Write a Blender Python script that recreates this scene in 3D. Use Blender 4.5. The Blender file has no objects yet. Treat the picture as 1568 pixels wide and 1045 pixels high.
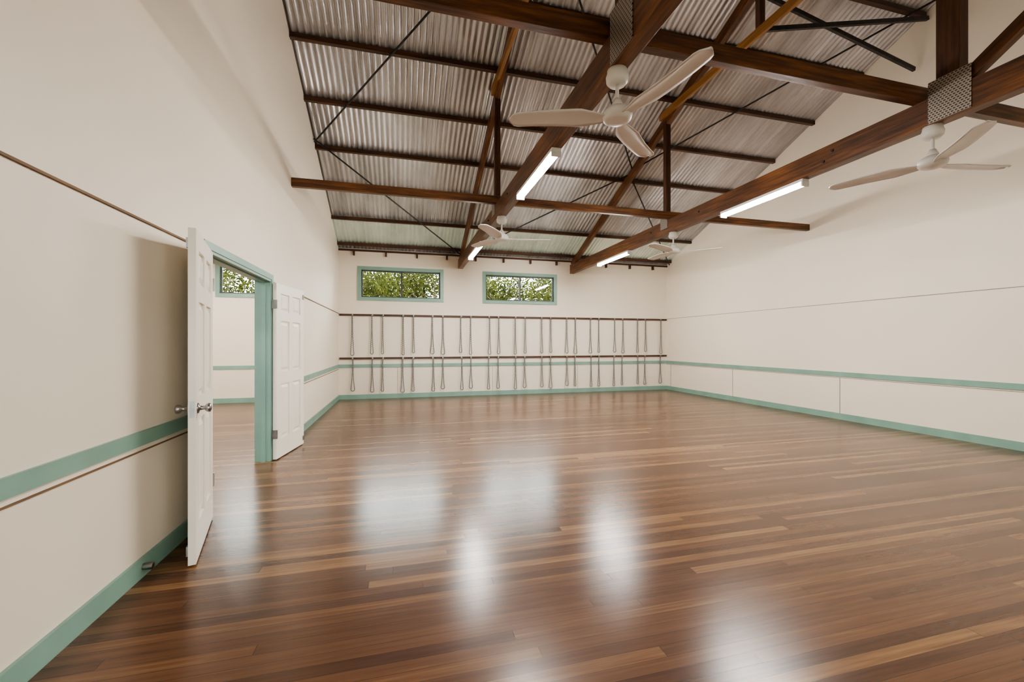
import bpy, bmesh, math, random
from mathutils import Vector, Matrix
random.seed(7)
S = bpy.context.scene
COL = S.collection
try:
    S.view_settings.look = 'AgX - Medium High Contrast'
except Exception:
    pass

# ------------------------------------------------------------------ dims
XL, XR = -1.46, 7.52
YB, YF = 10.80, -5.54
YRIDGE = 2.60
ZE, SL = 3.66, 0.415
T1, T2 = 1.46, 4.53
def zr(y):
    return ZE + SL*(YB-y) if y >= YRIDGE else ZE + SL*(YB-YRIDGE) - SL*(YRIDGE-y)

# ------------------------------------------------------------------ materials
def newmat(name):
    m = bpy.data.materials.new(name); m.use_nodes = True
    nt = m.node_tree; nt.nodes.clear()
    out = nt.nodes.new('ShaderNodeOutputMaterial')
    return m, nt, out
def N(nt, t, **kw):
    n = nt.nodes.new(t)
    for k, v in kw.items():
        if k.startswith('i_'):
            n.inputs[k[2:].replace('_', ' ')].default_value = v
        else: setattr(n, k, v)
    return n
def math_(nt, op, a, b=None):
    n = nt.nodes.new('ShaderNodeMath'); n.operation = op
    for i, v in enumerate((a, b)):
        if v is None: continue
        if isinstance(v, (int, float)): n.inputs[i].default_value = v
        else: nt.links.new(v, n.inputs[i])
    return n.outputs[0]
def ramp(nt, fac, stops):
    r = nt.nodes.new('ShaderNodeValToRGB')
    el = r.color_ramp.elements
    while len(el) < len(stops): el.new(0.5)
    for e, (p, c) in zip(el, stops):
        e.position = p; e.color = (*c, 1)
    nt.links.new(fac, r.inputs[0])
    return r.outputs[0]
def coords(nt, scale, kind='Object'):
    tc = nt.nodes.new('ShaderNodeTexCoord')
    mp = nt.nodes.new('ShaderNodeMapping'); mp.inputs['Scale'].default_value = scale
    nt.links.new(tc.outputs[kind], mp.inputs[0])
    return mp.outputs[0]
def noise(nt, vec, scale, detail=3, rough=.5):
    n = nt.nodes.new('ShaderNodeTexNoise')
    n.inputs['Scale'].default_value = scale; n.inputs['Detail'].default_value = detail
    n.inputs['Roughness'].default_value = rough
    nt.links.new(vec, n.inputs['Vector'])
    return n.outputs['Fac']
def bump(nt, h, strength, dist=.01):
    b = nt.nodes.new('ShaderNodeBump'); b.inputs['Strength'].default_value = strength
    b.inputs['Distance'].default_value = dist
    nt.links.new(h, b.inputs['Height']); return b.outputs[0]

def paint(name, c, var=.03, rough=.5, scale=1.5, metallic=0, bmp=.0):
    m, nt, out = newmat(name)
    p = N(nt, 'ShaderNodeBsdfPrincipled'); p.inputs['Roughness'].default_value = rough
    p.inputs['Metallic'].default_value = metallic
    v = coords(nt, (1, 1, 1))
    f = noise(nt, v, scale, 4)
    lo = tuple(max(0, x*(1-var*2)) for x in c); hi = tuple(min(1, x*(1+var)) for x in c)
    nt.links.new(ramp(nt, f, [(.3, lo), (.7, hi)]), p.inputs['Base Color'])
    if bmp:
        nt.links.new(bump(nt, noise(nt, v, 60, 3), bmp), p.inputs['Normal'])
    nt.links.new(p.outputs[0], out.inputs[0])
    return m

M_wall = paint('wall_paint', (.80, .715, .595), .012, .5, .8, bmp=.04)
M_trim = paint('teal_trim_paint', (.22, .365, .295), .06, .35, 3)
M_door = paint('door_white_paint', (.87, .82, .72), .02, .35, 2)
M_white = paint('fan_white', (.76, .74, .71), .02, .35, 4)
M_steel = paint('steel', (.35, .34, .33), .1, .3, 12, metallic=1)
M_black = paint('dark_steel', (.03, .028, .028), .3, .5, 12)
M_alu = paint('dark_aluminium', (.06, .065, .06), .1, .4, 12)
M_joint = paint('joint_line', (.20, .12, .06), .1, .7, 5)
M_joint2 = paint('joint_line_fine', (.25, .21, .16), .1, .7, 5)  # thin dark sheet joints on the right and back walls
M_rope = paint('rope_fibre', (.25, .24, .23), .3, .9, 90)
M_bark = paint('bark', (.12, .09, .06), .4, .9, 6)
M_ground = paint('grass_ground', (.10, .13, .05), .4, .95, 3)
M_mount = paint('batten_white', (.8, .8, .8), .02, .4, 3)

def timber(name, stops, rough=.42):
    m, nt, out = newmat(name)
    p = N(nt, 'ShaderNodeBsdfPrincipled'); p.inputs['Roughness'].default_value = rough
    v = coords(nt, (1.0, 16, 16))
    f1 = noise(nt, v, 2.2, 6, .6)
    v2 = coords(nt, (.5, 1.5, 1.5)); f2 = noise(nt, v2, 2.0, 2)
    f = math_(nt, 'ADD', math_(nt, 'MULTIPLY', f1, .7), math_(nt, 'MULTIPLY', f2, .35))
    nt.links.new(ramp(nt, f, stops), p.inputs['Base Color'])
    nt.links.new(bump(nt, f1, .25), p.inputs['Normal'])
    nt.links.new(p.outputs[0], out.inputs[0])
    return m
M_tim = timber('stained_timber', [(.36, (.026, .011, .006)), (.52, (.115, .045, .016)), (.70, (.26, .105, .032))])
M_timd = timber('dark_timber', [(.34, (.018, .007, .004)), (.55, (.070, .027, .012)), (.78, (.15, .06, .023))])
M_timl = timber('light_timber', [(.30, (.15, .065, .017)), (.55, (.32, .15, .045)), (.8, (.48, .26, .09))])

def floor_mat():
    m, nt, out = newmat('hardwood_floorboards')
    L = nt.links
    tc = N(nt, 'ShaderNodeTexCoord'); sep = N(nt, 'ShaderNodeSeparateXYZ')
    L.new(tc.outputs['Object'], sep.inputs[0])
    X, Y = sep.outputs[0], sep.outputs[1]
    W, LN = .066, 2.9
    ry = math_(nt, 'DIVIDE', Y, W); row = math_(nt, 'FLOOR', ry); fy = math_(nt, 'FRACT', ry)
    w1 = N(nt, 'ShaderNodeTexWhiteNoise', noise_dimensions='1D'); L.new(row, w1.inputs['W'])
    off = math_(nt, 'MULTIPLY', w1.outputs['Value'], 7.3)
    rx = math_(nt, 'ADD', math_(nt, 'DIVIDE', X, LN), off)
    col = math_(nt, 'FLOOR', rx); fx = math_(nt, 'FRACT', rx)
    cb = N(nt, 'ShaderNodeCombineXYZ'); L.new(row, cb.inputs[0]); L.new(col, cb.inputs[1])
    w2 = N(nt, 'ShaderNodeTexWhiteNoise', noise_dimensions='2D'); L.new(cb.outputs[0], w2.inputs['Vector'])
    rnd = w2.outputs['Value']
    cb2 = N(nt, 'ShaderNodeCombineXYZ')
    L.new(math_(nt, 'ADD', math_(nt, 'MULTIPLY', X, 1.2), math_(nt, 'MULTIPLY', rnd, 40)), cb2.inputs[0])
    L.new(math_(nt, 'MULTIPLY', Y, 30), cb2.inputs[1]); L.new(math_(nt, 'MULTIPLY', rnd, 9), cb2.inputs[2])
    g = noise(nt, cb2.outputs[0], 1.6, 6, .6)
    rp3 = math_(nt, 'POWER', rnd, 1.8)
    f = math_(nt, 'ADD', math_(nt, 'MULTIPLY', rp3, .48), math_(nt, 'MULTIPLY', g, .58))
    c = ramp(nt, f, [(.14, (.052, .0225, .0125)), (.38, (.100, .044, .0225)), (.62, (.150, .070, .034)), (.95, (.33, .185, .082))])
    dy = math_(nt, 'MINIMUM', fy, math_(nt, 'SUBTRACT', 1, fy))
    dx = math_(nt, 'MINIMUM', fx, math_(nt, 'SUBTRACT', 1, fx))
    gy = math_(nt, 'LESS_THAN', dy, .018); gx = math_(nt, 'LESS_THAN', dx, .0006)
    gap = math_(nt, 'MAXIMUM', gy, gx)
    mx = N(nt, 'ShaderNodeMix', data_type='RGBA'); mx.inputs[7].default_value = (.014, .007, .005, 1)
    L.new(math_(nt, 'MULTIPLY', gap, .6), mx.inputs[0]); L.new(c, mx.inputs[6])
    p = N(nt, 'ShaderNodeBsdfPrincipled')
    L.new(mx.outputs[2], p.inputs['Base Color'])
    rr = noise(nt, coords(nt, (1, 1, 1)), 1.2, 3)
    L.new(math_(nt, 'ADD', math_(nt, 'MULTIPLY', rr, .06), .21), p.inputs['Roughness'])
    p.inputs['IOR'].default_value = 1.5
    h = math_(nt, 'SUBTRACT', math_(nt, 'ADD', math_(nt, 'MULTIPLY', g, .10), math_(nt, 'MULTIPLY', rnd, .25)), gap)
    L.new(bump(nt, h, .07, .004), p.inputs['Normal'])
    L.new(p.outputs[0], out.inputs[0])
    return m
M_floor = floor_mat()

def roof_mat(name='galvanised_corrugated_iron', stops=((.3, (.33, .32, .31)), (.5, (.55, .55, .555)), (.7, (.75, .76, .775)))):
    m, nt, out = newmat(name)
    p = N(nt, 'ShaderNodeBsdfPrincipled')
    p.inputs['Metallic'].default_value = .72; p.inputs['Roughness'].default_value = .36
    f1 = noise(nt, coords(nt, (1.2, .35, .35)), 1.6, 6, .65)
    f2 = noise(nt, coords(nt, (13, .5, .5)), 1.0, 3)
    f = math_(nt, 'ADD', math_(nt, 'MULTIPLY', f1, .7), math_(nt, 'MULTIPLY', f2, .3))
    nt.links.new(ramp(nt, f, list(stops)), p.inputs['Base Color'])
    nt.links.new(p.outputs[0], out.inputs[0])
    return m, nt, p, out
M_roof = roof_mat()[0]

def lit_row_mat():  # galvanised roof row with greenish reflected light painted into its colour
    m, nt, p, out = roof_mat('roof_reflected_light_row', ((.3, (.38, .38, .34)), (.5, (.58, .59, .54)), (.7, (.76, .77, .71))))
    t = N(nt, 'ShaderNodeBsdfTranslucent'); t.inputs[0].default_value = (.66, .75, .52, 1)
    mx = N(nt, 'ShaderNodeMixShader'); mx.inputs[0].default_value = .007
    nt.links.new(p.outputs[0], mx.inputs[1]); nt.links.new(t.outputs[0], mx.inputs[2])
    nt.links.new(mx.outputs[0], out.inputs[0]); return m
M_litrow = lit_row_mat()

def plate_mat():
    m, nt, out = newmat('perforated_nail_plate')
    p = N(nt, 'ShaderNodeBsdfPrincipled'); p.inputs['Metallic'].default_value = .7; p.inputs['Roughness'].default_value = .4
    b = N(nt, 'ShaderNodeTexBrick'); b.inputs['Scale'].default_value = 1
    b.inputs['Color1'].default_value = (.12, .07, .05, 1); b.inputs['Color2'].default_value = (.10, .06, .04, 1)
    b.inputs['Mortar'].default_value = (.42, .40, .36, 1)
    b.inputs['Mortar Size'].default_value = .005; b.inputs['Brick Width'].default_value = .026; b.inputs['Row Height'].default_value = .020
    tc = N(nt, 'ShaderNodeTexCoord'); sp = N(nt, 'ShaderNodeSeparateXYZ'); cb = N(nt, 'ShaderNodeCombineXYZ')
    nt.links.new(tc.outputs['Object'], sp.inputs[0])
    nt.links.new(math_(nt, 'ADD', sp.outputs[1], sp.outputs[0]), cb.inputs[0]); nt.links.new(sp.outputs[2], cb.inputs[1])
    nt.links.new(cb.outputs[0], b.inputs['Vector'])
    nt.links.new(b.outputs['Color'], p.inputs['Base Color'])
    nt.links.new(p.outputs[0], out.inputs[0]); return m
M_plate = plate_mat()

def glass():
    m, nt, out = newmat('window_glass')
    t = N(nt, 'ShaderNodeBsdfTransparent'); t.inputs[0].default_value = (.92, .95, .93, 1)
    g = N(nt, 'ShaderNodeBsdfGlossy'); g.inputs['Roughness'].default_value = .02
    fr = N(nt, 'ShaderNodeFresnel'); fr.inputs[0].default_value = 1.4
    mx = N(nt, 'ShaderNodeMixShader')
    nt.links.new(fr.outputs[0], mx.inputs[0]); nt.links.new(t.outputs[0], mx.inputs[1]); nt.links.new(g.outputs[0], mx.inputs[2])
    nt.links.new(mx.outputs[0], out.inputs[0]); return m
M_glass = glass()

def emis(name, c, s):
    m, nt, out = newmat(name)
    e = N(nt, 'ShaderNodeEmission'); e.inputs[0].default_value = (*c, 1); e.inputs[1].default_value = s
    nt.links.new(e.outputs[0], out.inputs[0]); return m
M_tube = emis('fluorescent_diffuser', (1.0, .96, .91), 260)

def leafmat(name, c1, c2):
    m, nt, out = newmat(name)
    f = noise(nt, coords(nt, (1, 1, 1)), 2.5, 3)
    col = ramp(nt, f, [(.35, c1), (.65, c2)])
    d = N(nt, 'ShaderNodeBsdfDiffuse'); t = N(nt, 'ShaderNodeBsdfTranslucent')
    nt.links.new(col, d.inputs[0]); nt.links.new(col, t.inputs[0])
    mx = N(nt, 'ShaderNodeMixShader'); mx.inputs[0].default_value = .35
    nt.links.new(d.outputs[0], mx.inputs[1]); nt.links.new(t.outputs[0], mx.inputs[2])
    nt.links.new(mx.outputs[0], out.inputs[0]); return m
M_leaf = leafmat('foliage', (.006, .010, .004), (.060, .062, .014))

# ------------------------------------------------------------------ helpers
def empty(name, loc):
    e = bpy.data.objects.new(name, None); e.location = loc; e.empty_display_size = .2
    COL.objects.link(e); return e
def attach(o, par):
    if par is not None:
        o.parent = par
        o.matrix_parent_inverse = Matrix.Translation(-Vector(par.location))
def from_bm(name, bm, mat, loc=(0, 0, 0), par=None, smooth=False, bevel=0):
    bmesh.ops.recalc_face_normals(bm, faces=bm.faces)
    me = bpy.data.meshes.new(name); bm.to_mesh(me); bm.free()
    if mat: me.materials.append(mat)
    if smooth:
        for p in me.polygons: p.use_smooth = True
    o = bpy.data.objects.new(name, me); o.location = loc; COL.objects.link(o)
    attach(o, par)
    if bevel:
        b = o.modifiers.new('bevel', 'BEVEL'); b.width = bevel; b.segments = 2; b.limit_method = 'ANGLE'
    return o
def addbox(bm, x0, x1, y0, y1, z0, z1):
    vs = [bm.verts.new(p) for p in ((x0,y0,z0),(x1,y0,z0),(x1,y1,z0),(x0,y1,z0),(x0,y0,z1),(x1,y0,z1),(x1,y1,z1),(x0,y1,z1))]
    for f in ((0,3,2,1),(4,5,6,7),(0,1,5,4),(1,2,6,5),(2,3,7,6),(3,0,4,7)):
        bm.faces.new([vs[i] for i in f])
def box(name, x0, x1, y0, y1, z0, z1, mat, par=None, bevel=0):
    c = Vector(((x0+x1)/2, (y0+y1)/2, (z0+z1)/2))
    bm = bmesh.new(); addbox(bm, x0-c.x, x1-c.x, y0-c.y, y1-c.y, z0-c.z, z1-c.z)
    return from_bm(name, bm, mat, c, par, bevel=bevel)
def beam(name, p0, p1, w, h, mat, par=None, bevel=.004):
    p0, p1 = Vector(p0), Vector(p1); d = p1-p0; L = d.length; x = d.normalized()
    up = Vector((0, 0, 1))
    if abs(x.dot(up)) > .98: up = Vector((1, 0, 0))
    y = up.cross(x).normalized(); z = x.cross(y)
    bm = bmesh.new(); addbox(bm, -L/2, L/2, -w/2, w/2, -h/2, h/2)
    o = from_bm(name, bm, mat, (0, 0, 0), None, bevel=bevel)
    R = Matrix((x, y, z)).transposed()
    o.rotation_euler = R.to_euler(); o.location = (p0+p1)/2
    attach(o, par); return o
def lathe(name, prof, mat, loc, par=None, seg=32):
    bm = bmesh.new(); rings = []
    for r, z in prof:
        rings.append([bm.verts.new((r*math.cos(2*math.pi*i/seg), r*math.sin(2*math.pi*i/seg), z)) for i in range(seg)])
    for a, b in zip(rings, rings[1:]):
        for i in range(seg):
            bm.faces.new((a[i], a[(i+1) % seg], b[(i+1) % seg], b[i]))
    bm.faces.new(rings[0]); bm.faces.new(rings[-1])
    return from_bm(name, bm, mat, loc, par, smooth=True)
def rod(name, p0, p1, r, mat, par=None, seg=12):
    p0, p1 = Vector(p0), Vector(p1); d = p1-p0
    bm = bmesh.new(); bmesh.ops.create_cone(bm, cap_ends=True, segments=seg, radius1=r, radius2=r, depth=d.length)
    o = from_bm(name, bm, mat, (p0+p1)/2, None, smooth=True)
    o.rotation_euler = d.to_track_quat('Z', 'Y').to_euler(); attach(o, par); return o
def gridwall(name, us, zs, holes, fn, mat):
    bm = bmesh.new()
    for u0, u1 in zip(us, us[1:]):
        for z0, z1 in zip(zs, zs[1:]):
            cu, cz = (u0+u1)/2, (z0+z1)/2
            if any(h[0] < cu < h[1] and h[2] < cz < h[3] for h in holes): continue
            fn(bm, u0, u1, z0, z1)
    return from_bm(name, bm, mat)
def prism_yz(bm, pts, x0, x1):
    a = [bm.verts.new((x0, y, z)) for y, z in pts]; b = [bm.verts.new((x1, y, z)) for y, z in pts]
    n = len(pts)
    bm.faces.new(a); bm.faces.new(b)
    for i in range(n): bm.faces.new((a[i], a[(i+1) % n], b[(i+1) % n], b[i]))

# ------------------------------------------------------------------ room shell
XO = -6.6
box('floor', XO, XR+.12, YF-.1, YB+.12, -.12, 0, M_floor)
WT = .14
DY0, DY1, DZ = 3.72, 5.39, 2.09
bm = bmesh.new()
e = .018
prism_yz(bm, [(YF, 0), (DY0, 0), (DY0, zr(DY0)-e), (YRIDGE, zr(YRIDGE)-e), (YF, zr(YF)-e)], XL-WT, XL)
prism_yz(bm, [(DY0, DZ), (DY1, DZ), (DY1, zr(DY1)-e), (DY0, zr(DY0)-e)], XL-WT, XL)
prism_yz(bm, [(DY1, 0), (YB, 0), (YB, zr(YB)-e), (DY1, zr(DY1)-e)], XL-WT, XL)
from_bm('wall_left', bm, M_wall)
bm = bmesh.new()
prism_yz(bm, [(YF, 0), (YB, 0), (YB, zr(YB)-e), (YRIDGE, zr(YRIDGE)-e), (YF, zr(YF)-e)], XR, XR+.12)
from_bm('wall_right', bm, M_wall)
bm = bmesh.new()
prism_yz(bm, [(YF, 0), (YB, 0), (YB, zr(YB)-e), (YRIDGE, zr(YRIDGE)-e), (YF, zr(YF)-e)], XO-.12, XO)
from_bm('wall_side_room', bm, M_wall)
W = [(-1.03, 1.03), (2.04, 4.09), (-4.03, -1.98)]
FW = .07
holes = [(a+FW, b-FW, 2.39+FW, 3.22-FW) for a, b in W]
us = sorted({XO-.12, XR+.12, *[h[0] for h in holes], *[h[1] for h in holes]})
gridwall('wall_back', us, [0, 2.39+FW, 3.22-FW, ZE-.02], holes, lambda bm, a, b, c, d: addbox(bm, a, b, YB, YB+.12, c, d), M_wall)
fill_holes = [(-.6, 1.4, 1.1, 2.4), (4.6, 6.6, 1.1, 2.4), (-5.5, -3, .9, 2.5)]  # unseen front-wall openings, added to let in fill skylight
us = sorted({XO-.12, XR+.12, *[h[0] for h in fill_holes], *[h[1] for h in fill_holes]})
gridwall('wall_front', us, [0, .9, 1.1, 2.4, 2.5, ZE-.02], fill_holes, lambda bm, a, b, c, d: addbox(bm, a, b, YF-.12, YF, c, d), M_wall)

# corrugated roof
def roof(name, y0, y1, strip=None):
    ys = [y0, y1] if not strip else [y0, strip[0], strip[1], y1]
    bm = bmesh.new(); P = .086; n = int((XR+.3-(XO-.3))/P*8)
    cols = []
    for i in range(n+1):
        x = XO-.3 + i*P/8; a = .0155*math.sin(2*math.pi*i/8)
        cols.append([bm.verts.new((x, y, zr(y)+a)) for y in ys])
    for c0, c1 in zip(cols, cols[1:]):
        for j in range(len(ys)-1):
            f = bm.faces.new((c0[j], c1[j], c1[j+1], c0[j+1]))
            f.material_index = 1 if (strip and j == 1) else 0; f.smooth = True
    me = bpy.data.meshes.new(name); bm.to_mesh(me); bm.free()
    me.materials.append(M_roof); me.materials.append(M_litrow)
    o = bpy.data.objects.new(name, me); COL.objects.link(o); return o
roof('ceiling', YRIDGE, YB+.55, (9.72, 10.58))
roof('ceiling_front_slope', YF-.55, YRIDGE)

pur = [10.60, 9.73, 8.86, 7.99, 7.12, 6.25, 5.38, 4.51, 3.64, 2.80]
bmp = bmesh.new()
for y in pur + [2*YRIDGE-v for v in pur]:
    z1 = zr(y)-.012
    for xa, xb in ((XL, XR), (XO, XL-WT)):
        addbox(bmp, xa, xb, y-.032, y+.032, z1-.068, z1)
o = from_bm('ceiling_purlins', bmp, M_timd)

box('trim_wall_plate', XL, XR, YB-.035, YB, ZE-.085, ZE-.04, M_timd)
bm = bmesh.new()
x = XL+.35
while x < XR:
    if min(abs(x-T1), abs(x-T2)) > .2: addbox(bm, x-.02, x+.02, YB-.07, YB-.0, ZE-.19, ZE-.085)
    x += .74
from_bm('trim_rafter_cleats', bm, M_timd)

# ------------------------------------------------------------------ trims
def strips(prefix, z0, z1, d, mat, gap_door=True):
    segs = [(YF, DY0-.06), (DY1+.06, YB)] if gap_door else [(YF, YB)]
    bm = bmesh.new()
    for a, b in segs: addbox(bm, XL, XL+d, a, b, z0, z1)
    from_bm(prefix+'_left', bm, mat)
    box(prefix+'_right', XR-d, XR, YF, YB, z0, z1, mat)
    box(prefix+'_back', XL+d, XR-d, YB-d, YB, z0, z1, mat)
    box(prefix+'_side_room', XO, XL-WT, YB-d, YB, z0, z1, mat)
strips('baseboard', 0, .11, .018, M_trim)
strips('trim_dado', .76, .842, .016, M_trim)
bm = bmesh.new()
for a, b in ((YF, DY0-.06), (DY1+.06, YB)):
    addbox(bm, XL, XL+.012, a, b, 2.058, 2.070)
    addbox(bm, XL, XL+.008, a, b, .722, .730)
from_bm('trim_joint_left', bm, M_joint)
bm = bmesh.new()
addbox(bm, XR-.006, XR, YF, YB, 2.058, 2.066)
addbox(bm, XR-.006, XR, YF, YB, .735, .741)
for y in (10.6, 8.25, 5.75, 3.3, .9): addbox(bm, XR-.006, XR, y, y+.007, .11, .735)
from_bm('trim_joint_right', bm, M_joint2)
bm = bmesh.new()
for x in (-.1, 2.3, 4.7): addbox(bm, x, x+.006, YB-.004, YB, .11, .755)
from_bm('trim_joint_back', bm, M_joint2)

# ------------------------------------------------------------------ windows
for i, (a, b) in enumerate(W):
    e = empty(f'window_{i+1}', ((a+b)/2, YB, 2.8))
    z0, z1 = 2.39, 3.22
    bm = bmesh.new()
    for q in ((a, b, z0, z0+FW), (a, b, z1-FW, z1), (a, a+FW, z0+FW, z1-FW), (b-FW, b, z0+FW, z1-FW)):
        addbox(bm, q[0], q[1], YB-.022, YB, q[2], q[3])
    for q in ((a+FW-.001, a+FW+.012, z0+FW, z1-FW), (b-FW-.012, b-FW+.001, z0+FW, z1-FW), (a+FW, b-FW, z0+FW-.001, z0+FW+.012), (a+FW, b-FW, z1-FW-.012, z1-FW+.001)):
        addbox(bm, q[0], q[1], YB-.022, YB+.12, q[2], q[3])
    from_bm('casing', bm, M_trim, par=e)
    ia, ib, iz0, iz1 = a+FW+.012, b-FW-.012, z0+FW+.012, z1-FW-.012
    bm = bmesh.new(); f = .032; m = (ia+ib)/2
    for q in ((ia, ib, iz0, iz0+f), (ia, ib, iz1-f, iz1), (ia, ia+f, iz0+f, iz1-f), (ib-f, ib, iz0+f, iz1-f), (m-.022, m+.022, iz0+f, iz1-f)):
        addbox(bm, q[0], q[1], YB+.05, YB+.09, q[2], q[3])
    from_bm('sash_frame', bm, M_alu, par=e)
    box('glass_pane', ia+f, ib-f, YB+.068, YB+.072, iz0+f, iz1-f, M_glass, e)
for i, (a, b, z0, z1) in enumerate(fill_holes):  # frames and glass for the added fill-light openings
    e = empty(f'window_{i+4}', ((a+b)/2, YF, 1.7))
    bm = bmesh.new()
    for q in ((a-.06, b+.06, z0-.06, z0), (a-.06, b+.06, z1, z1+.06), (a-.06, a, z0, z1), (b, b+.06, z0, z1), ((a+b)/2-.02, (a+b)/2+.02, z0, z1)):
        addbox(bm, q[0], q[1], YF, YF+.02, q[2], q[3])
    from_bm('casing', bm, M_trim, par=e)
    box('glass_pane', a, b, YF-.06, YF-.055, z0, z1, M_glass, e)

# ------------------------------------------------------------------ trusses
def truss(x):
    t = empty('roof_truss', (x, YRIDGE, 3.38))
    mir = lambda y: 2*YRIDGE-y
    beam('bottom_chord', (x, YF, 3.38), (x, YB, 3.38), .115, .24, M_tim, t)
    def rz(y): return zr(y)-.095-.085
    beam('rafter_far', (x, YRIDGE, rz(YRIDGE)), (x, YB-.05, rz(YB-.05)), .075, .155, M_tim, t)
    beam('rafter_near', (x, YRIDGE, rz(YRIDGE)), (x, YF+.05, rz(YF+.05)), .075, .155, M_tim, t)
    beam('collar_tie', (x-.055, 6.62, 5.38), (x-.055, mir(6.62), 5.38), .045, .12, M_timl, t)
    for n, y in (('post_far', 6.5), ('post_near', mir(6.5))):
        beam(n, (x, y, 3.49), (x, y, rz(y)), .09, .09, M_timd, t)
        box(n+'_plate', x-.064, x-.058, y-.10, y+.10, 3.36, 3.58, M_plate, t)
    KY = 2.52
    beam('king_post', (x, KY, 3.50), (x, KY, rz(KY)), .16, .11, M_timd, t)
    for s, yy in (('far', 4.5), ('near', mir(4.5))):
        beam('strut_'+s, (x, yy, 5.38), (x, yy, rz(yy)), .08, .08, M_timd, t)
    beam('web_near', (x, KY-.08, 3.53), (x, -.1, 5.25), .08, .10, M_tim, t)
    for sx in (-1, 1):
        box('node_plate', x+sx*.0615-.003, x+sx*.0615+.003, KY-.16, KY+.13, 3.27, 3.63, M_plate, t)
    bm = bmesh.new()
    for y, z in ((3.5, 3.42), (3.6, 3.34), (5.6, 3.4), (6.9, 3.4), (1.9, 3.42), (1.8, 3.34)):
        bmesh.ops.create_cone(bm, cap_ends=True, segments=10, radius1=.014, radius2=.014, depth=.14, matrix=Matrix.Translation((x, y, z)) @ Matrix.Rotation(math.pi/2, 4, 'Y'))
    from_bm('bolts', bm, M_black, par=t)
    return t
truss(T1); truss(T2)
for y, h in ((6.36, .12), (2.74, .14), (2*YRIDGE-6.36, .12)):
    beam('tie_beam', (XL, y, 3.50+h/2), (XR, y, 3.50+h/2), .07, h, M_tim)
beam('ridge_beam', (XL, YRIDGE, zr(YRIDGE)-.14), (XR, YRIDGE, zr(YRIDGE)-.14), .05, .16, M_timd)
xb = empty('cross_brace', (6, 4.5, 5.8))
beam('brace_a', (T2, 4.56, 6.0), (XR-.12, 4.56, 5.44), .04, .06, M_black, xb)
beam('brace_b', (T2, 4.46, 5.42), (XR-.01, 4.46, 6.15), .04, .06, M_black, xb)
def rp(x, y): return (x, y, zr(y)-.10)
XA, XZ = XL+.02, XR-.02
for a, b in (((T1, 4.27), (XA, 7.82)), ((XA, 7.76), (T1, 10.70)), ((T1, 10.70), (T2, 7.76)), ((T2, 7.65), (T1, 4.27)),
             ((T2, 7.65), (XZ, 4.15)), ((T2, 7.76), (XZ, 10.65))):
    rod('tension_rod', rp(*a), rp(*b), .014, M_black)

# ------------------------------------------------------------------ lights
def batten(x, y0, y1, z=3.26):
    e = empty('fluorescent_light', (x, (y0+y1)/2, z))
    box('batten_body', x-.05, x+.05, y0, y1, z-.035, z, M_mount, e, bevel=.004)
    bm = bmesh.new(); seg = 10; r = .045
    A = []
    for y in (y0+.02, y1-.02):
        A.append([bm.verts.new((x+r*math.cos(math.pi+math.pi*i/seg), y, z-.035+r*math.sin(math.pi+math.pi*i/seg))) for i in range(seg+1)])
    for i in range(seg): bm.faces.new((A[0][i], A[0][i+1], A[1][i+1], A[1][i]))
    bm.faces.new(A[0]); bm.faces.new(A[1]); bm.faces.new((A[0][0], A[0][-1], A[1][-1], A[1][0]))
    from_bm('diffuser', bm, M_tube, par=e, smooth=False)
    for yy in (y0, y1-.02):
        box('end_cap', x-.05, x+.05, yy, yy+.02, z-.085, z-.035, M_mount, e)
for x in (T1, T2):
    for a, b in ((3.86, 5.16), (7.75, 9.15), (-3.2, -1.8)):  # last pair: unseen battens added behind the camera as fill
        batten(x, a, b)
beam('tie_beam', (-4, YF, 3.38), (-4, YB, 3.38), .1, .16, M_tim)
for a in (8.2, 6.0, 3.0): batten(-4.0, a, a+1.4, 3.298)  # hidden battens added to brighten the side room

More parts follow.
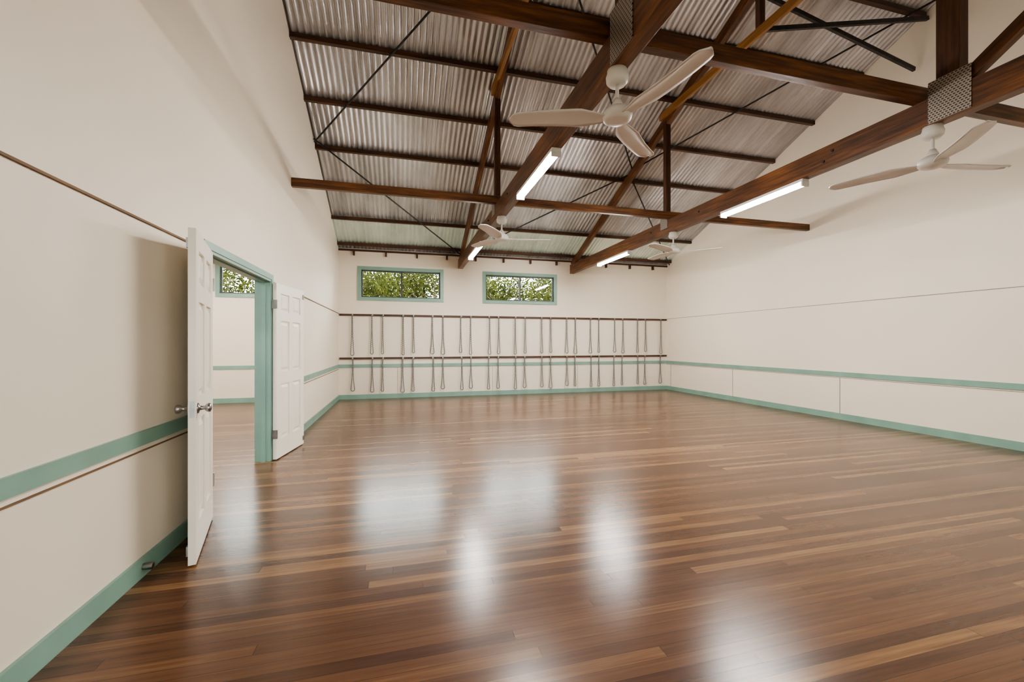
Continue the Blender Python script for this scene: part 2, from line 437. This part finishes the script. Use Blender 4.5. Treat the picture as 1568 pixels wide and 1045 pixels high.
# ------------------------------------------------------------------ fans
def fan(x, y, a0):
    e = empty('ceiling_fan', (x, y, 2.95))
    lathe('canopy', [(.02, 3.155), (.055, 3.158), (.075, 3.18), (.078, 3.215), (.070, 3.235), (.068, 3.26)], M_white, (x, y, 0), e)
    lathe('downrod', [(.013, 3.0), (.013, 3.17)], M_white, (x, y, 0), e, 12)
    lathe('yoke_cover', [(.045, 3.0), (.04, 3.02), (.022, 3.06)], M_white, (x, y, 0), e, 20)
    lathe('motor_housing', [(.02, 2.895), (.07, 2.90), (.095, 2.915), (.105, 2.94), (.10, 2.965), (.075, 2.99), (.045, 3.005)], M_white, (x, y, 0), e)
    for k in range(3):
        ang = math.radians(a0+120*k)
        bm = bmesh.new(); n = 22; top = []; bot = []
        for i in range(n+1):
            t = i/n; r = .07+.69*t
            w = .05 + .125*min(1, t/.28)**.8 * (1-.30*max(0, t-.28)/.72)
            if t > .90: w *= math.sqrt(max(.04, 1-((t-.90)/.10)**2))
            sweep = .02*math.sin(t*math.pi)
            tilt = math.radians(11)*(1-.4*t)
            rowt = []; rowb = []
            for j in range(7):
                s = (j/6-.5)
                px, py = r, s*w+sweep
                pz = 2.935 + s*w*math.sin(tilt) - .018*(s*2)**2*.5 + .012*t
                rowt.append(bm.verts.new((px, py, pz+.004))); rowb.append(bm.verts.new((px, py, pz-.004)))
            top.append(rowt); bot.append(rowb)
        for i in range(n):
            for j in range(6):
                bm.faces.new((top[i][j], top[i+1][j], top[i+1][j+1], top[i][j+1]))
                bm.faces.new((bot[i][j], bot[i][j+1], bot[i+1][j+1], bot[i+1][j]))
            for j in (0, 6):
                bm.faces.new((top[i][j], bot[i][j], bot[i+1][j], top[i+1][j]))
        for i in (0, n):
            for j in range(6): bm.faces.new((top[i][j], top[i][j+1], bot[i][j+1], bot[i][j]))
        o = from_bm(f'blade_{k+1}', bm, M_white, (x, y, 0), None, smooth=True)
        o.rotation_euler = (0, 0, ang); attach(o, e)
fan(T1, 2.667, 41.6)
fan(T2, 2.654, -8)
fan(T1, 6.19, -5)
fan(T2, 6.32, -33)

# ------------------------------------------------------------------ doors
fr = empty('door_frame', (XL, 4.58, 1))
J = .035
bm = bmesh.new()
for a, b in ((DY0, DY0+J), (DY1-J, DY1)): addbox(bm, XL-WT-.01, XL+.012, a, b, 0, DZ)
addbox(bm, XL-WT-.01, XL+.012, DY0+J, DY1-J, DZ-J, DZ)
from_bm('jamb_lining', bm, M_trim, par=fr)
bm = bmesh.new()
for xx in ((XL, XL+.02), (XL-WT-.02, XL-WT)):
    for a, b in ((DY0-.05, DY0+.01), (DY1-.01, DY1+.05)): addbox(bm, *xx, a, b, 0, DZ+.05)
    addbox(bm, *xx, DY0+.01, DY1-.01, DZ-.01, DZ+.05)
from_bm('architrave', bm, M_trim, par=fr)
bm = bmesh.new()
for a, b in ((DY0+J, DY0+J+.014), (DY1-J-.014, DY1-J)): addbox(bm, XL-.085, XL-.04, a, b, 0, DZ-J)
addbox(bm, XL-.085, XL-.04, DY0+J, DY1-J, DZ-J-.014, DZ-J)
from_bm('door_stop', bm, M_trim, par=fr)

def door(name, hinge, free, handle=True):
    h = Vector((*hinge, 0)); f = Vector((*free, 0)); d = f-h; Wd = .80
    ang = math.atan2(d.y, d.x)
    e = empty(name, (h.x, h.y, 0)); z0, H, T = .012, 2.035, .040
    objs = []
    def ob(nm, bm, mat, bev=0, smooth=False):
        o = from_bm(nm, bm, mat, (0, 0, 0), None, bevel=bev, smooth=smooth); objs.append(o); return o
    st, mu = .115, .10
    rails = [(0, .22), (.86, 1.0), (1.60, 1.71), (H-.115, H)]
    cols = [(st, Wd/2-mu/2), (Wd/2+mu/2, Wd-st)]
    bm = bmesh.new()
    addbox(bm, 0, st, -T/2, T/2, z0, z0+H); addbox(bm, Wd-st, Wd, -T/2, T/2, z0, z0+H)
    for a, b in rails: addbox(bm, st, Wd-st, -T/2, T/2, z0+a, z0+b)
    for (a, b), (c, dd) in zip(rails, rails[1:]): addbox(bm, Wd/2-mu/2, Wd/2+mu/2, -T/2, T/2, z0+b, z0+c)
    ob('stiles_rails', bm, M_door)
    bm = bmesh.new()
    D = .016
    for (a, b), (c, dd) in zip(rails, rails[1:]):
        for u0, u1 in cols:
            addbox(bm, u0, u1, -T/2+D, T/2-D, z0+b, z0+c)
            for s in (-1, 1):
                q = .022; q2 = .05
                lo = [(u0+q, z0+b+q), (u1-q, z0+b+q), (u1-q, z0+c-q), (u0+q, z0+c-q)]
                hi = [(u0+q2, z0+b+q2), (u1-q2, z0+b+q2), (u1-q2, z0+c-q2), (u0+q2, z0+c-q2)]
                A = [bm.verts.new((u, s*(T/2-D), z)) for u, z in lo]
                B = [bm.verts.new((u, s*(T/2-.003), z)) for u, z in hi]
                bm.faces.new(B)
                for i in range(4): bm.faces.new((A[i], A[(i+1) % 4], B[(i+1) % 4], B[i]))
    ob('panels', bm, M_door)
    if handle:
        for s in (-1, 1):
            prof = [(.032, 0), (.032, .006), (.014, .012), (.012, .035), (.024, .045), (.028, .055), (.026, .066), (.012, .072)]
            bm = bmesh.new(); seg = 24; rings = []
            for r, q in prof:
                rings.append([bm.verts.new((Wd-.06+r*math.cos(2*math.pi*i/seg), s*(T/2+q), .95+r*math.sin(2*math.pi*i/seg))) for i in range(seg)])
            for a, b in zip(rings, rings[1:]):
                for i in range(seg): bm.faces.new((a[i], a[(i+1) % seg], b[(i+1) % seg], b[i]))
            bm.faces.new(rings[-1])
            ob('knob', bm, M_steel, smooth=True)
        bm = bmesh.new(); addbox(bm, Wd, Wd+.002, -.012, .012, .90, 1.0); addbox(bm, Wd, Wd+.010, -.007, .007, .94, .96)
        ob('latch', bm, M_steel)
    bm = bmesh.new()
    for z in (.25, 1.75): addbox(bm, -.012, .006, -.03, .03, z, z+.10)
    for z in (.06, 1.93): addbox(bm, Wd-.045, Wd-.02, -T/2-.012, -T/2, z, z+.06)
    ob('hinges_bolts', bm, M_steel)
    for o in objs:
        o.parent = e
    e.rotation_euler = (0, 0, ang)
door('door_1', (-1.425, 3.715), (-1.222, 2.945))
door('door_2', (-1.412, 5.375), (-1.29, 6.15), handle=False)
bm = bmesh.new(); addbox(bm, XL, XL+.05, 6.21, 6.27, .03, .06)
bmesh.ops.create_cone(bm, cap_ends=True, segments=16, radius1=.018, radius2=.018, depth=.05, matrix=Matrix.Translation((XL+.043, 2.89, .06)) @ Matrix.Rotation(math.pi/2, 4, 'Y'))
from_bm('door_stopper', bm, M_steel)

# ------------------------------------------------------------------ rope wall
for z in (2.035, .985):
    box('rope_rail', XL+.02, XR-.02, YB-.032, YB, z-.024, z+.024, M_timd, bevel=.003)
xs = [-1.14]
for k in range(11):
    c = -.557+.72*k; xs += [c-.125, c+.125]
xs.append(7.28)
def ropes(name, ztop, zbot):
    cu = bpy.data.curves.new(name, 'CURVE'); cu.dimensions = '3D'; cu.bevel_depth = .010; cu.bevel_resolution = 2
    for x in xs:
        x += random.uniform(-.02, .02); zb = zbot+random.uniform(-.03, .04); w = random.uniform(.018, .040)
        y = YB-.055; pts = []; n = 60
        wig = lambda i: (.005*math.sin(i*1.9), .005*math.cos(i*1.9))
        for i in range(n+1):
            t = i/n; z = ztop+(zb-ztop)*t
            hw = .007+w*t**3
            a, b = wig(i); pts.append((x-hw+a, y+b, z))
        for i in range(1, 8):
            a = math.pi*i/8; hw = .007+w
            pts.append((x-hw*math.cos(a), y, zb-hw*.9*math.sin(a)))
        for i in range(n, -1, -1):
            t = i/n; z = ztop+(zb-ztop)*t; hw = .007+w*t**3
            a, b = wig(i+1.6); pts.append((x+hw+a, y+b, z))
        sp = cu.splines.new('POLY'); sp.points.add(len(pts)-1)
        for p, c in zip(sp.points, pts): p.co = (*c, 1)
    cu.materials.append(M_rope)
    o = bpy.data.objects.new(name, cu); COL.objects.link(o)
    bm = bmesh.new()
    for x in xs:
        addbox(bm, x-.014, x+.014, YB-.07, YB-.032, ztop-.012, ztop+.022)
    from_bm(name+'_hooks', bm, M_steel, par=None).parent = o
ropes('wall_ropes_upper', 2.035, 1.11)
ropes('wall_ropes_lower', .985, .20)

# ------------------------------------------------------------------ outside
box('ground', -60, 60, -60, 60, -.5, -.35, M_ground)
def tree(x, y, h, r, nl):
    e = empty('tree', (x, y, -.35))
    bm = bmesh.new()
    tips = []
    def limb(p, q, r0, r1):
        p, q = Vector(p), Vector(q); d = q-p
        m = Matrix.Translation((p+q)/2) @ d.to_track_quat('Z', 'Y').to_matrix().to_4x4()
        bmesh.ops.create_cone(bm, cap_ends=True, segments=8, radius1=r0, radius2=r1, depth=d.length, matrix=m)
    top = Vector((x+random.uniform(-.3, .3), y, -.35+h*.35))
    limb((x, y, -.35), top, .16, .11)
    for k in range(9):
        a = random.uniform(0, 6.28); el = random.uniform(.1, 1.2)
        q = top+Vector((math.cos(a)*math.cos(el), math.sin(a)*math.cos(el), math.sin(el)))*r*random.uniform(.5, .9)
        limb(top, q, .06, .025); tips.append(q)
        for j in range(3):
            q2 = q+Vector((random.uniform(-1, 1), random.uniform(-1, 1), random.uniform(-.4, .9)))*r*.4
            limb(q, q2, .022, .008); tips.append(q2)
    from_bm('trunk_branches', bm, M_bark, par=e, smooth=True)
    bm = bmesh.new()
    for _ in range(nl):
        c = random.choice(tips)+Vector([random.gauss(0, .40) for _ in range(3)])
        u = Vector([random.gauss(0, 1) for _ in range(3)]).normalized(); v = u.orthogonal().normalized()
        s = random.uniform(.04, .09)
        vs = [bm.verts.new(c+u*s), bm.verts.new(c+v*s*.4), bm.verts.new(c-u*s), bm.verts.new(c-v*s*.4)]
        bm.faces.new(vs)
    from_bm('foliage', bm, M_leaf, par=e)
for x, y, h, r in ((-2.2, 16, 6, 2.3), (1.2, 17.5, 7, 2.4), (4.2, 16.2, 6, 2.2), (6.4, 18, 7, 2.6), (-6.2, 17, 7, 2.6), (9, 21, 8, 3), (-1.0, 22, 8, 3), (3.2, 20, 8, 3)):
    tree(x, y, h, r, 8000)

# ------------------------------------------------------------------ world
w = bpy.data.worlds.new('world'); S.world = w; w.use_nodes = True
nt = w.node_tree; nt.nodes.clear()
o = nt.nodes.new('ShaderNodeOutputWorld'); b = nt.nodes.new('ShaderNodeBackground')
b.inputs[0].default_value = (.92, .96, 1, 1); b.inputs[1].default_value = 24
nt.links.new(b.outputs[0], o.inputs[0])

# ------------------------------------------------------------------ camera
cam = bpy.data.cameras.new('camera'); cam.sensor_width = 36; cam.lens = 14.81; cam.shift_y = .0022
cam.clip_start = .05; cam.clip_end = 200
co = bpy.data.objects.new('camera', cam); COL.objects.link(co)
co.location = (0, 0, 1.35); co.rotation_euler = (math.radians(90), 0, math.radians(-14.68))
S.camera = co
